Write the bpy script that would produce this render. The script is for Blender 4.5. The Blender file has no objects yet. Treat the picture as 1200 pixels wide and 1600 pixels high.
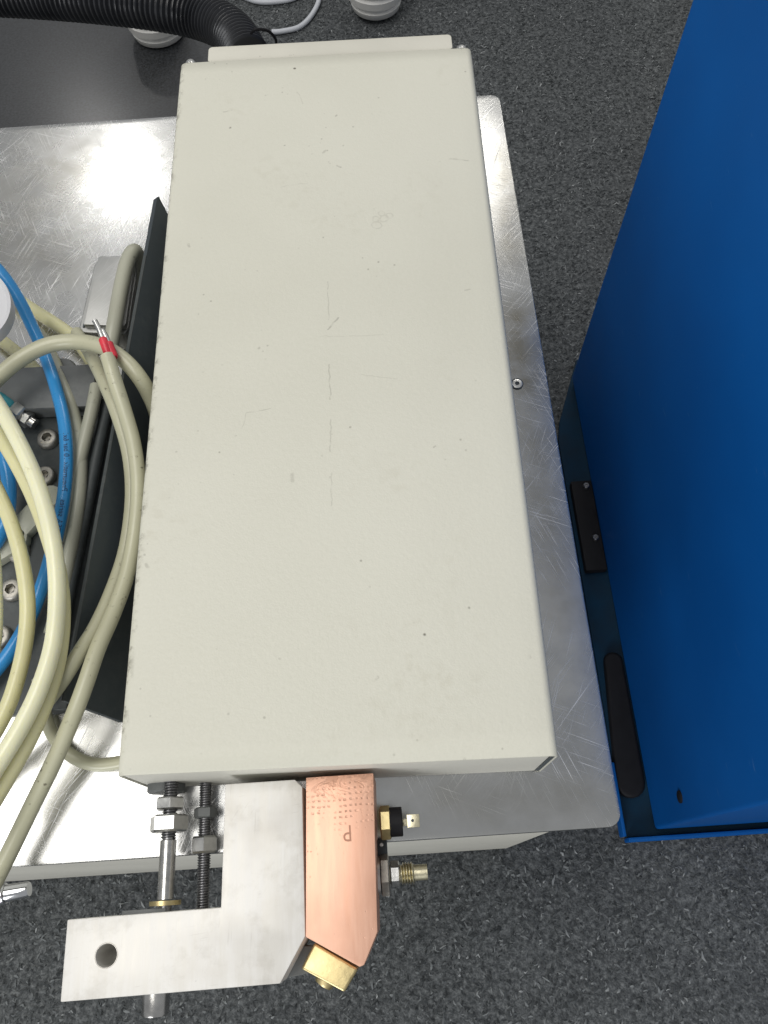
import bpy, bmesh, math, random
import numpy as np
from mathutils import Vector, Matrix

random.seed(7)
rng = np.random.default_rng(7)
S = bpy.context.scene
C = S.collection
R = math.radians

# ------------------------------------------------------------------ camera
# z = 0 is the top of the aluminium plate, origin straight below the lens,
# +X along the plate's near edge, +Y away from the photographer (metres).
CAMZ = 0.443
F = 1290.0                                   # focal length in pixels of the 1200 x 1600 photograph
DOWN = Vector((40.0, 584.0, F)).normalized()  # plumb line in lens coordinates (x right, y down, z forward)


def ray(px, py):
    return Vector((px - 600.0, py - 800.0, F))


def _pl(px, py):
    r = ray(px, py)
    return r / r.dot(DOWN)


AX = (_pl(960, 1293.5) - _pl(20, 1356)).normalized()
AZ = -DOWN
AY = AZ.cross(AX)


def at(px, py, z=0.0):
    q = _pl(px, py) * (CAMZ - z)
    return Vector((q.dot(AX), q.dot(AY), z))


def mm(px, py, z, w):
    """real length of w photo pixels at that place"""
    return (_pl(px, py) * (CAMZ - z)).z * w / F


cam_d = bpy.data.cameras.new('camera')
cam = bpy.data.objects.new('camera', cam_d)
C.objects.link(cam)
M = Matrix((AX, AY, AZ))
right, up, back = M @ Vector((1, 0, 0)), M @ Vector((0, -1, 0)), M @ Vector((0, 0, -1))
rot = Matrix((right, up, back)).transposed().to_4x4()
cam.matrix_world = Matrix.Translation((0, 0, CAMZ)) @ rot
cam_d.sensor_fit = 'VERTICAL'
cam_d.sensor_height = 36.0
cam_d.sensor_width = 27.0
cam_d.lens = F / 1600 * 36.0
cam_d.clip_start = 0.01
cam_d.clip_end = 50
S.camera = cam

# ------------------------------------------------------------------ world, lamps, exposure
W = bpy.data.worlds.new('World')
S.world = W
W.use_nodes = True
bg = W.node_tree.nodes['Background']
bg.inputs[0].default_value = (0.86, 0.88, 0.90, 1)
bg.inputs[1].default_value = 0.33


def lamp(name, loc, target, size, power, col=(1, 0.97, 0.93), shape='RECTANGLE', size_y=None, spread=180):
    d = bpy.data.lights.new(name, 'AREA')
    d.shape = shape
    d.size = size
    if size_y:
        d.size_y = size_y
    d.energy = power
    d.color = col
    d.spread = R(spread)
    o = bpy.data.objects.new(name, d)
    C.objects.link(o)
    o.location = loc
    o.rotation_euler = (Vector(target) - Vector(loc)).to_track_quat('-Z', 'Y').to_euler()
    return o


lamp('ceiling_downlight', (-0.76, 2.95, 2.0), (-0.14, 0.50, 0), 0.12, 3.8, (1, 0.98, 0.95), 'DISK')
lamp('ceiling_panel_overhead', (-0.62, 0.22, 1.9), (-0.10, 0.15, 0), 1.6, 19, (1, 0.975, 0.93), 'RECTANGLE', 0.9)
lamp('ceiling_panel_far', (0.75, 3.0, 2.0), (0, 0.3, 0), 0.8, 9, (1, 0.97, 0.92), 'RECTANGLE', 0.4)
lamp('frontal_fill', (-1.1, -2.2, 0.9), (-0.1, 0.1, -0.1), 1.0, 30, (0.97, 0.985, 1), 'RECTANGLE', 1.2)  # added soft front light to brighten the stand's front face, source unseen

S.view_settings.view_transform = 'Standard'
S.view_settings.look = 'None'
S.view_settings.exposure = 0.22
S.view_settings.gamma = 1.0
S.cycles.use_denoising = True
S.cycles.max_bounces = 6
S.cycles.diffuse_bounces = 3
S.cycles.glossy_bounces = 4
S.cycles.sample_clamp_indirect = 6


# ------------------------------------------------------------------ material helpers
class NT:
    def __init__(s, name):
        s.m = bpy.data.materials.new(name)
        s.m.use_nodes = True
        s.t = s.m.node_tree
        s.b = s.t.nodes['Principled BSDF']
        s.co = s.n('ShaderNodeTexCoord').outputs['Object']

    def n(s, typ, **k):
        nd = s.t.nodes.new(typ)
        for a, v in k.items():
            setattr(nd, a, v)
        return nd

    def link(s, a, b):
        s.t.links.new(a, b)

    def put(s, sock, v):
        if hasattr(v, 'is_linked') or isinstance(v, bpy.types.NodeSocket):
            s.link(v, sock)
        else:
            if isinstance(v, tuple) and len(v) == 3 and sock.type == 'RGBA':
                v = (*v, 1)
            sock.default_value = v

    def set(s, **k):
        for a, v in k.items():
            s.put(s.b.inputs[a.replace('_', ' ')], v)

    def math(s, op, a, b=0.0, clamp=False):
        nd = s.n('ShaderNodeMath', operation=op, use_clamp=clamp)
        s.put(nd.inputs[0], a)
        s.put(nd.inputs[1], b)
        return nd.outputs[0]

    def vm(s, op, a, b=None):
        nd = s.n('ShaderNodeVectorMath', operation=op)
        s.put(nd.inputs[0], a)
        if b is not None:
            s.put(nd.inputs[1], b)
        return nd.outputs['Value'] if op in ('DOT_PRODUCT', 'LENGTH', 'DISTANCE') else nd.outputs[0]

    def mapping(s, scale=(1, 1, 1), rot=(0, 0, 0), vec=None):
        nd = s.n('ShaderNodeMapping')
        s.link(vec or s.co, nd.inputs[0])
        nd.inputs['Scale'].default_value = scale
        nd.inputs['Rotation'].default_value = rot
        return nd.outputs[0]

    def noise(s, scale, detail=3, rough=0.55, vec=None, dist=0.0):
        nd = s.n('ShaderNodeTexNoise')
        s.link(vec or s.co, nd.inputs['Vector'])
        nd.inputs['Scale'].default_value = scale
        nd.inputs['Detail'].default_value = detail
        nd.inputs['Roughness'].default_value = rough
        nd.inputs['Distortion'].default_value = dist
        return nd.outputs['Fac']

    def voro(s, scale, feature='F1', vec=None, rnd=1.0):
        nd = s.n('ShaderNodeTexVoronoi', feature=feature)
        s.link(vec or s.co, nd.inputs['Vector'])
        nd.inputs['Scale'].default_value = scale
        nd.inputs['Randomness'].default_value = rnd
        return nd.outputs['Distance']

    def ramp(s, fac, stops, interp='LINEAR'):
        nd = s.n('ShaderNodeValToRGB')
        nd.color_ramp.interpolation = interp
        el = nd.color_ramp.elements
        while len(el) < len(stops):
            el.new(0.5)
        for e, (p, c) in zip(el, stops):
            e.position = p
            e.color = (*c, 1) if isinstance(c, tuple) else (c, c, c, 1)
        s.link(fac, nd.inputs[0])
        return nd.outputs[0]

    def mix(s, fac, a, b, mode='MIX'):
        nd = s.n('ShaderNodeMix', data_type='RGBA', blend_type=mode)
        s.put(nd.inputs[0], fac)
        s.put(nd.inputs[6], a)
        s.put(nd.inputs[7], b)
        return nd.outputs[2]

    def rng(s, v, a, b, c, d):
        nd = s.n('ShaderNodeMapRange')
        s.put(nd.inputs[0], v)
        for i, x in enumerate((a, b, c, d)):
            nd.inputs[i + 1].default_value = x
        return nd.outputs[0]

    def bump(s, h, strength=0.3, dist=0.001, normal=None):
        nd = s.n('ShaderNodeBump')
        s.link(h, nd.inputs['Height'])
        nd.inputs['Strength'].default_value = strength
        nd.inputs['Distance'].default_value = dist
        if normal is not None:
            s.link(normal, nd.inputs['Normal'])
        return nd.outputs[0]

    def seg(s, p, a, b, w, fade=0.4):
        """mask of a stroke from a to b (object xy), half width w"""
        a = Vector((a[0], a[1], 0))
        b = Vector((b[0], b[1], 0))
        ab = b - a
        pa = s.vm('SUBTRACT', p, tuple(a))
        h = s.math('MULTIPLY', s.vm('DOT_PRODUCT', pa, tuple(ab)), 1.0 / max(ab.length_squared, 1e-12), True)
        sc = s.n('ShaderNodeVectorMath', operation='SCALE')
        sc.inputs[0].default_value = ab
        s.link(h, sc.inputs['Scale'])
        dd = s.vm('DISTANCE', pa, sc.outputs[0])
        return s.rng(dd, w * fade, w, 1.0, 0.0)


def plain(name, col, rough=0.5, metal=0.0, var=0.12, scale=60, bump=0.0, bscale=400, spec=0.5, coat=0.0):
    t = NT(name)
    n = t.noise(scale, 4)
    c = t.mix(t.rng(n, 0.3, 0.7, 0, 1), tuple(x * (1 - var) for x in col), tuple(min(1, x * (1 + var)) for x in col))
    t.set(Base_Color=c, Metallic=metal, Roughness=t.rng(n, 0.3, 0.7, max(0.02, rough - 0.07), min(1, rough + 0.07)))
    t.b.inputs['Specular IOR Level'].default_value = spec
    t.b.inputs['Coat Weight'].default_value = coat
    t.b.inputs['Coat Roughness'].default_value = .27
    if bump:
        t.set(Normal=t.bump(t.noise(bscale, 4), bump, 0.0006))
    return t.m


# ------------------------------------------------------------------ mesh helpers
def mesh_obj(name, me, mat, parent=None, smooth=False):
    if mat is not None:
        me.materials.append(mat)
    if smooth:
        me.polygons.foreach_set('use_smooth', [True] * len(me.polygons))
        try:
            me.set_sharp_from_angle(angle=R(38))
        except Exception:
            pass
    o = bpy.data.objects.new(name, me)
    C.objects.link(o)
    if parent:
        o.parent = parent
    return o


def bm_obj(name, bm, mat, parent=None, smooth=True):
    me = bpy.data.meshes.new(name)
    bmesh.ops.recalc_face_normals(bm, faces=bm.faces)
    bm.to_mesh(me)
    bm.free()
    return mesh_obj(name, me, mat, parent, smooth)


def empty(name, loc=(0, 0, 0), rz=0.0):
    o = bpy.data.objects.new(name, None)
    o.empty_display_size = 0.02
    C.objects.link(o)
    o.location = loc
    o.rotation_euler = (0, 0, rz)
    return o


def tag(o, label, cat, group=None, kind=None):
    o['label'] = label
    o['category'] = cat
    if group:
        o['group'] = group
    if kind:
        o['kind'] = kind
    return o


def prism(pts, z0, z1, bevel=0.0, seg=2, bm=None):
    """closed outline (xy) extruded between z0 and z1, edges bevelled"""
    b2 = bmesh.new()
    lo = [b2.verts.new((p[0], p[1], z0)) for p in pts]
    hi = [b2.verts.new((p[0], p[1], z1)) for p in pts]
    n = len(pts)
    b2.faces.new(hi)
    b2.faces.new(lo[::-1])
    for i in range(n):
        b2.faces.new((lo[i], lo[(i + 1) % n], hi[(i + 1) % n], hi[i]))
    bmesh.ops.recalc_face_normals(b2, faces=b2.faces)
    if bevel:
        ed = [e for e in b2.edges if e.calc_face_angle(0) > R(25)]
        bmesh.ops.bevel(b2, geom=ed, offset=bevel, segments=seg, profile=0.6, affect='EDGES', clamp_overlap=True)
    if bm is None:
        return b2
    me = bpy.data.meshes.new('tmp')
    b2.to_mesh(me)
    b2.free()
    bm.from_mesh(me)
    bpy.data.meshes.remove(me)
    return bm


def box(x0, x1, y0, y1, z0, z1, bevel=0.0, seg=2, bm=None):
    return prism([(x0, y0), (x1, y0), (x1, y1), (x0, y1)], z0, z1, bevel, seg, bm)


def round_rect(x0, x1, y0, y1, r, k=5):
    out = []
    for cx, cy, a0 in ((x1 - r, y0 + r, -90), (x1 - r, y1 - r, 0), (x0 + r, y1 - r, 90), (x0 + r, y0 + r, 180)):
        for i in range(k + 1):
            a = R(a0 + 90 * i / k)
            out.append((cx + r * math.cos(a), cy + r * math.sin(a)))
    return out


def frame_from(axis):
    axis = Vector(axis).normalized()
    u = axis.orthogonal().normalized()
    return u, axis.cross(u)


def lathe(p0, axis, prof, n=24, bm=None, phase=0.0, close=True):
    """prof: list of (distance along axis, radius)"""
    bm = bm or bmesh.new()
    p0 = Vector(p0)
    axis = Vector(axis).normalized()
    u, v = frame_from(axis)
    rings = []
    for d, r in prof:
        if r < 1e-7:
            rings.append([bm.verts.new(p0 + axis * d)])
        else:
            rings.append([bm.verts.new(p0 + axis * d + (u * math.cos(phase + 2 * math.pi * i / n) + v * math.sin(phase + 2 * math.pi * i / n)) * r) for i in range(n)])
    for a, b in zip(rings, rings[1:]):
        for i in range(n):
            j = (i + 1) % n
            if len(a) == 1 and len(b) == 1:
                continue
            if len(a) == 1:
                bm.faces.new((a[0], b[j], b[i]))
            elif len(b) == 1:
                bm.faces.new((a[i], a[j], b[0]))
            else:
                bm.faces.new((a[i], a[j], b[j], b[i]))
    if close:
        if len(rings[0]) > 1:
            bm.faces.new(rings[0][::-1])
        if len(rings[-1]) > 1:
            bm.faces.new(rings[-1])
    return bm


def hexnut(c, axis, af, h, phase=0.0, bm=None):
    """hexagon nut with chamfered faces"""
    rc = af / 2 / math.cos(R(30))
    c = Vector(c) - Vector(axis).normalized() * h / 2
    return lathe(c, axis, [(0, rc * 0.86), (h * 0.12, rc), (h * 0.88, rc), (h, rc * 0.86)], 6, bm, phase)


def screw_thread(p0, axis, length, r, pitch, bm=None, n=14):
    """a helical thread"""
    bm = bm or bmesh.new()
    p0 = Vector(p0)
    axis = Vector(axis).normalized()
    u, v = frame_from(axis)
    turns = length / pitch
    steps = int(turns * n)
    rows = []
    for i in range(steps + 1):
        a = 2 * math.pi * i / n
        dirv = u * math.cos(a) + v * math.sin(a)
        d = length * i / steps
        rows.append([bm.verts.new(p0 + axis * (d + k * pitch) + dirv * rr) for k, rr in ((0, r * 0.8), (0.36, r), (0.52, r), (0.98, r * 0.8))])
    for a, b in zip(rows, rows[1:]):
        for k in range(3):
            bm.faces.new((a[k], a[k + 1], b[k + 1], b[k]))
    lathe(p0, axis, [(0, r * 0.78), (length + pitch, r * 0.78)], n, bm)
    return bm


def spline(pts, per=10):
    P = [Vector(p) for p in pts]
    P = [P[0] * 2 - P[1]] + P + [P[-1] * 2 - P[-2]]
    out = []
    for i in range(1, len(P) - 2):
        a, b, c, d = P[i - 1:i + 3]
        for k in range(per):
            t = k / per
            out.append(0.5 * ((2 * b) + (c - a) * t + (2 * a - 5 * b + 4 * c - d) * t * t + (3 * b - a - 3 * c + d) * t ** 3))
    out.append(P[-2])
    return out


def tube(path, radius, n=14, bm=None, cap=True, radii=None):
    bm = bm or bmesh.new()
    N = len(path)
    t0 = (path[1] - path[0]).normalized()
    u = t0.orthogonal().normalized()
    rings = []
    for i in range(N):
        t = (path[min(i + 1, N - 1)] - path[max(i - 1, 0)]).normalized()
        u = (u - t * u.dot(t)).normalized()
        v = t.cross(u)
        r = radii[i] if radii else radius
        rings.append([bm.verts.new(path[i] + (u * math.cos(2 * math.pi * k / n) + v * math.sin(2 * math.pi * k / n)) * r) for k in range(n)])
    for a, b in zip(rings, rings[1:]):
        for k in range(n):
            j = (k + 1) % n
            bm.faces.new((a[k], a[j], b[j], b[k]))
    if cap:
        bm.faces.new(rings[0][::-1])
        bm.faces.new(rings[-1])
    return bm


def pix_path(pts):
    return [at(*p) for p in pts]


def text_mesh(s, size, thick=0.0):
    cu = bpy.data.curves.new('txt', 'FONT')
    cu.body = s
    cu.size = size
    cu.extrude = thick
    cu.resolution_u = 3
    cu.align_x = 'LEFT'
    o = bpy.data.objects.new('txt', cu)
    C.objects.link(o)
    dg = bpy.context.evaluated_depsgraph_get()
    me = bpy.data.meshes.new_from_object(o.evaluated_get(dg))
    bpy.data.objects.remove(o)
    return me


# ------------------------------------------------------------------ materials
def m_carpet():
    t = NT('carpet_felt')
    n1 = t.noise(230, 5, 0.65)
    n2 = t.noise(700, 3, 0.6)
    n3 = t.noise(4, 3)
    v = t.math('ADD', t.math('MULTIPLY', n1, 0.6), t.math('MULTIPLY', n2, 0.4))
    c = t.ramp(v, [(0.36, (0.042, 0.046, 0.048)), (0.5, (0.105, 0.112, 0.115)), (0.62, (0.20, 0.21, 0.213)), (0.75, (0.30, 0.31, 0.313))])
    c = t.mix(t.rng(n3, 0.35, 0.65, 0.0, 0.25), c, (0.035, 0.037, 0.045))
    t.set(Base_Color=c, Roughness=0.95, Normal=t.bump(v, 0.8, 0.003))
    t.b.inputs['Specular IOR Level'].default_value = 0.15
    return t.m


def m_fibre():
    t = NT('carpet_fibre')
    a = t.n('ShaderNodeAttribute', attribute_name='tone').outputs['Fac']
    c = t.ramp(a, [(0.0, (0.028, 0.032, 0.034)), (0.45, (0.09, 0.098, 0.102)), (0.78, (0.21, 0.222, 0.226)), (1.0, (0.38, 0.393, 0.398))])
    t.set(Base_Color=c, Roughness=0.8)
    t.b.inputs['Specular IOR Level'].default_value = 0.25
    return t.m


def m_paint():
    """beige hammer-finish paint with chips, pin marks and scratches (object xy = housing plan)"""
    t = NT('beige_hammer_paint')
    wob = t.n('ShaderNodeTexNoise')
    t.link(t.co, wob.inputs['Vector'])
    wob.inputs['Scale'].default_value = 120
    off = t.vm('SCALE', t.vm('SUBTRACT', wob.outputs['Color'], (0.5, 0.5, 0.5)))
    off.node.inputs['Scale'].default_value = 0.0034
    p = t.vm('MULTIPLY', t.vm('ADD', t.co, off), (1, 1, 0))
    big = t.noise(5, 3)
    base = t.mix(t.rng(big, 0.35, 0.65, 0, 1), (0.585, 0.575, 0.485), (0.635, 0.625, 0.535))
    spk = t.noise(900, 2)
    base = t.mix(t.rng(spk, 0.25, 0.75, 0, 0.22), base, (0.72, 0.70, 0.62))
    # yellow-brown grime, more on some patches
    gr = t.math('MULTIPLY', t.rng(t.noise(14, 4, 0.6), 0.55, 0.75, 0, 1), t.rng(t.noise(160, 3), 0.5, 0.68, 0, 0.2))
    base = t.mix(gr, base, (0.40, 0.37, 0.27))
    # sparse chips
    vor = t.voro(42)
    chip = t.rng(vor, 0.028, 0.05, 1, 0)
    sel = t.rng(t.noise(31, 2), 0.56, 0.6, 0, 1)
    marks = t.math('MULTIPLY', chip, sel)
    fine = t.math('MULTIPLY', t.rng(t.voro(150), 0.06, 0.13, 0.5, 0), t.rng(t.noise(24, 3), 0.53, 0.62, 0, 1))
    marks = t.math('MAXIMUM', marks, fine)
    HB = 0.058

    def L(px, py):
        q = at(px, py, HB) - HOUSING
        return Matrix.Rotation(-HYAW, 3, 'Z') @ q

    for (a, b, w, k) in [((528, 498), (512, 516), .00075, .9), ((512, 440), (514, 500), .0004, .55), ((514, 570), (516, 625), .0005, .7),
                         ((517, 655), (516, 705), .0005, .6), ((518, 740), (518, 790), .0004, .45), ((500, 527), (600, 524), .0003, .4),
                         ((565, 586), (622, 592), .0003, .45), ((388, 645), (424, 638), .0004, .6), ((378, 668), (387, 646), .0003, .45),
                         ((458, 742), (459, 750), .0016, .55), ((295, 383), (296, 385), .0013, .7), ((228, 882), (230, 884), .0013, .7),
                         ((526, 260), (532, 263), .001, .8), ((440, 292), (480, 287), .0005, .3), ((702, 248), (730, 250), .0007, .6),
                         ((505, 240), (509, 237), .001, .6), ((556, 330), (556, 330), .0001, 0), ((405, 543), (404, 544), .001, .7),
                         ((727, 455), (735, 453), .0006, .55), ((827, 1025), (828, 1029), .0009, .6), ((586, 1060), (589, 1058), .0010, .6),
                         ((465, 145), (474, 163), .0005, .35), ((350, 175), (362, 172), .0009, .55), ((678, 700), (682, 697), .0006, .7)]:
        m = t.seg(p, L(*a), L(*b), w)
        marks = t.math('MAXIMUM', marks, t.math('MULTIPLY', m, k * .42))
    # ring dents, paler
    ring = None
    for q, r in (((589, 352), .0028), ((600, 342), .0024), ((608, 338), .002), ((596, 334), .002), ((587, 343), .002)):
        dd = t.vm('DISTANCE', p, tuple(Vector((L(*q).x, L(*q).y, 0))))
        m = t.rng(t.math('ABSOLUTE', t.math('SUBTRACT', dd, r)), .0002, .0007, 1, 0)
        ring = m if ring is None else t.math('MAXIMUM', ring, m)
    marks = t.math('MAXIMUM', marks, t.math('MULTIPLY', ring, .16))
    # worn long edges
    sx = t.n('ShaderNodeSeparateXYZ')
    t.link(t.co, sx.inputs[0])
    edge = t.math('MULTIPLY', t.rng(sx.outputs[0], -.0955, -.0992, 0, 1), t.rng(t.noise(110, 5, .75), .5, .6, 0, 1))
    marks = t.math('MAXIMUM', marks, t.math('MULTIPLY', edge, .7))
    chipped = t.rng(t.noise(140, 5, .7), .42, .5, 0, 1)
    col = t.mix(t.math('MULTIPLY', marks, t.rng(chipped, 0, 1, .25, 1)), base, (0.15, 0.14, 0.11))
    hb = t.math('ADD', t.math('MULTIPLY', t.noise(420, 2), .7), t.math('MULTIPLY', t.noise(1300, 2), .3))
    nrm = t.bump(hb, .24, .0008)
    nrm = t.bump(t.noise(9, 2), .25, .004, nrm)
    t.set(Base_Color=col, Roughness=t.rng(big, .3, .7, .44, .56), Normal=nrm)
    t.b.inputs['Specular IOR Level'].default_value = .45
    return t.m


def m_plain_paint(name, col):
    t = NT(name)
    big = t.noise(9, 4)
    base = t.mix(t.rng(big, .35, .65, 0, 1), tuple(x * .93 for x in col), tuple(min(1, x * 1.05) for x in col))
    chip = t.math('MULTIPLY', t.rng(t.noise(90, 5, .7), .68, .72, 0, 1), .6)
    col2 = t.mix(chip, base, (.2, .18, .14))
    t.set(Base_Color=col2, Roughness=.5, Normal=t.bump(t.noise(700, 2), .2, .0007))
    return t.m


def m_alu(name='scratched_aluminium', col=(.66, .66, .65), rough=.19, scratch=1.0, stain=.85):
    t = NT(name)
    big = t.noise(7, 4, .6)
    blot = t.noise(26, 4, .65)
    fine = None
    for ang, lx, ly, lo in ((24, 30, 1300, .615), (-48, 26, 1100, .61), (68, 34, 1500, .61), (112, 22, 1000, .615)):
        v = t.mapping((lx, ly, 1), (0, 0, 0), t.mapping((1, 1, 1), (0, 0, R(ang)), t.vm('ADD', t.co, (ang * .013, .1, 0))))
        n = t.noise(1, 2, .5, v, .0)
        m = t.math('MULTIPLY', t.rng(n, lo, lo + .07, 0, 1), t.rng(t.noise(9 + ang % 7, 2), .44, .6, 0, 1))
        fine = m if fine is None else t.math('MAXIMUM', fine, m)
    c = t.mix(t.rng(blot, .35, .7, 0, stain), col, (col[0] * .72, col[1] * .72, col[2] * .70))
    c = t.mix(t.math('MULTIPLY', fine, .75 * scratch), c, (.95, .95, .95))
    if scratch > .5:
        pz = t.vm('MULTIPLY', t.vm('ADD', t.co, (0, 0, 0)), (1, 1, 0))
        nn = t.noise(60, 4, .65)
        for (qa, qb, w_, k_) in (((806, 500), (818, 600), .024, .75), ((786, 240), (795, 400), .020, .4), ((830, 660), (880, 950), .018, .4), ((60, 250), (110, 260), .05, .35), ((30, 350), (60, 400), .05, .35), ((700, 1250), (900, 1240), .014, .25)):
            st = t.math('MULTIPLY', t.seg(pz, at(*qa), at(*qb), w_, .05), t.rng(nn, .3, .6, .25 * k_, k_))
            c = t.mix(st, c, (.30, .27, .20))
    rg = t.math('ADD', t.rng(big, .3, .7, rough - .06, rough + .09), t.math('MULTIPLY', fine, .25 * scratch))
    rg = t.math('ADD', rg, t.rng(blot, .4, .7, 0, .08))
    brush = t.noise(30, 3, .6, t.mapping((1, 40, 1), (0, 0, R(2))))
    h = t.math('ADD', t.math('MULTIPLY', brush, .10), t.math('MULTIPLY', blot, .5))
    t.set(Base_Color=c, Metallic=1.0, Roughness=rg, Normal=t.bump(h, .10, .0006))
    return t.m


def m_milled():
    t = NT('machined_aluminium_block')
    streak = t.noise(10, 4, .6, t.mapping((26, 2.2, 1), (0, 0, R(1.5))))
    blot = t.noise(30, 4)
    pit = t.math('MULTIPLY', t.rng(t.voro(160), .05, .1, 1, 0), t.rng(t.noise(50, 2), .6, .64, 0, 1))
    c = t.mix(t.rng(streak, .35, .65, 0, 1), (.70, .68, .635), (.78, .765, .735))
    c = t.mix(t.rng(blot, .5, .75, 0, .5), c, (.56, .52, .45))
    sc_ = None
    for ang_, l1, l2, lo_ in ((3, 1300, 30, .66), (84, 1500, 40, .67), (35, 1400, 34, .69)):
        mv = t.noise(1, 2, .5, t.mapping((l1, l2, 1), (0, 0, 0), t.mapping((1, 1, 1), (0, 0, R(ang_)))))
        mk = t.math('MULTIPLY', t.rng(mv, lo_, lo_ + .06, 0, 1), t.rng(t.noise(40 + ang_, 2), .48, .6, 0, 1))
        sc_ = mk if sc_ is None else t.math('MAXIMUM', sc_, mk)
    c = t.mix(t.math('MULTIPLY', sc_, .35), c, (.34, .32, .28))
    smu = t.math('MULTIPLY', t.rng(t.noise(70, 5, .7), .52, .66, 0, 1), .22)
    c = t.mix(smu, c, (.40, .37, .31))
    c = t.mix(t.math('MULTIPLY', pit, .8), c, (.2, .2, .19))
    t.set(Base_Color=c, Metallic=.3, Roughness=t.rng(streak, .3, .7, .46, .6), Normal=t.bump(streak, .08, .0005))
    return t.m


def m_copper():
    t = NT('milled_copper')
    sx = t.n('ShaderNodeSeparateXYZ')
    t.link(t.co, sx.inputs[0])
    big = t.noise(25, 4)
    streak = t.noise(12, 4, .6, t.mapping((24, 2.5, 1)))
    c = t.mix(t.rng(streak, .35, .65, 0, 1), (.76, .43, .30), (.82, .50, .365))
    c = t.mix(t.rng(big, .48, .72, 0, .5), c, (.58, .33, .23))
    # rows of vice-jaw marks on the upper half
    wx = t.math('SINE', t.math('MULTIPLY', t.math('ADD', sx.outputs[0], t.rng(t.noise(220, 2), 0, 1, -.0016, .0016)), 2 * math.pi / .0025))
    wy = t.math('SINE', t.math('MULTIPLY', t.math('ADD', sx.outputs[1], t.rng(t.noise(140, 2), 0, 1, -.0010, .0010)), 2 * math.pi / .0025))
    dash = t.math('MULTIPLY', t.rng(wx, -.1, .6, 0, 1), t.rng(wy, .35, .85, 0, 1))
    zone = t.math('MULTIPLY', t.rng(sx.outputs[1], .021, .033, 0, 1), t.rng(t.noise(110, 3), .42, .6, 0, 1))
    dash = t.math('MULTIPLY', dash, zone)
    top = t.math('MULTIPLY', t.rng(sx.outputs[1], .036, .044, 0, 1), t.rng(t.noise(120, 4, .7, None, 1.0), .48, .6, 0, 1))
    dash = t.math('MAXIMUM', dash, t.math('MULTIPLY', top, .7))
    pit = t.math('MULTIPLY', t.rng(t.voro(420), .06, .14, .8, 0), t.rng(t.noise(130, 2), .56, .64, 0, 1))
    d2 = t.math('MAXIMUM', dash, pit)
    c = t.mix(t.math('MULTIPLY', d2, .5), c, (.36, .20, .14))
    h = t.math('ADD', t.math('MULTIPLY', d2, -1), t.math('MULTIPLY', streak, .25))
    t.set(Base_Color=c, Metallic=.6, Roughness=t.rng(streak, .3, .7, .40, .54), Normal=t.bump(h, .34, .0006))
    return t.m


def m_tube(name, col, dirt=(.33, .30, .2), amt=.35, rough=.32, sss=.25):
    t = NT(name)
    n = t.noise(40, 4)
    c = t.mix(t.rng(n, .35, .7, 0, .5), col, tuple(x * .84 for x in col))
    sp = t.math('MULTIPLY', t.rng(t.noise(190, 5, .7), .6, .68, 0, 1), t.rng(t.noise(35, 2), .45, .6, 0, amt * 1.6))
    c = t.mix(sp, c, dirt)
    t.set(Base_Color=c, Roughness=t.rng(n, .3, .7, rough - .06, rough + .12), Normal=t.bump(t.noise(260, 3), .08, .0006))
    t.b.inputs['Coat Weight'].default_value = .3
    if sss > .2:
        t.b.inputs['Subsurface Weight'].default_value = .55
        t.b.inputs['Subsurface Radius'].default_value = (.0045, .0042, .0022)
        t.b.inputs['Subsurface Scale'].default_value = 1.0
    t.b.inputs['Coat Roughness'].default_value = .2
    return t.m


def m_blue():
    t = NT('blue_cabinet_paint')
    n = t.noise(6, 3)
    c = t.mix(t.rng(n, .35, .65, 0, 1), (.0015, .078, .30), (.002, .092, .345))
    sc = t.noise(9, 2, .5, t.mapping((1, 6, 26), (R(18), 0, 0)), .2)
    c = t.mix(t.math('MULTIPLY', t.rng(sc, .72, .78, 0, 1), .25), c, (.10, .22, .42))
    t.set(Base_Color=c, Roughness=t.rng(n, .3, .7, .5, .58), Normal=t.bump(t.noise(900, 2), .1, .0006))
    t.b.inputs['Specular IOR Level'].default_value = .14
    return t.m


def m_darksteel(name, col=(.035, .042, .045), rough=.45, dust=.35):
    t = NT(name)
    n = t.noise(28, 5, .65)
    f = t.noise(240, 4, .7)
    c = t.mix(t.math('MULTIPLY', t.rng(n, .45, .7, 0, 1), t.rng(f, .4, .7, 0, dust)), col, (.20, .21, .20))
    t.set(Base_Color=c, Roughness=t.rng(n, .3, .7, rough - .08, rough + .12), Normal=t.bump(f, .15, .0005))
    return t.m


HOUSING = Vector((-0.0243, 0.2862, 0.0))
HYAW = R(-1.15)

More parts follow.
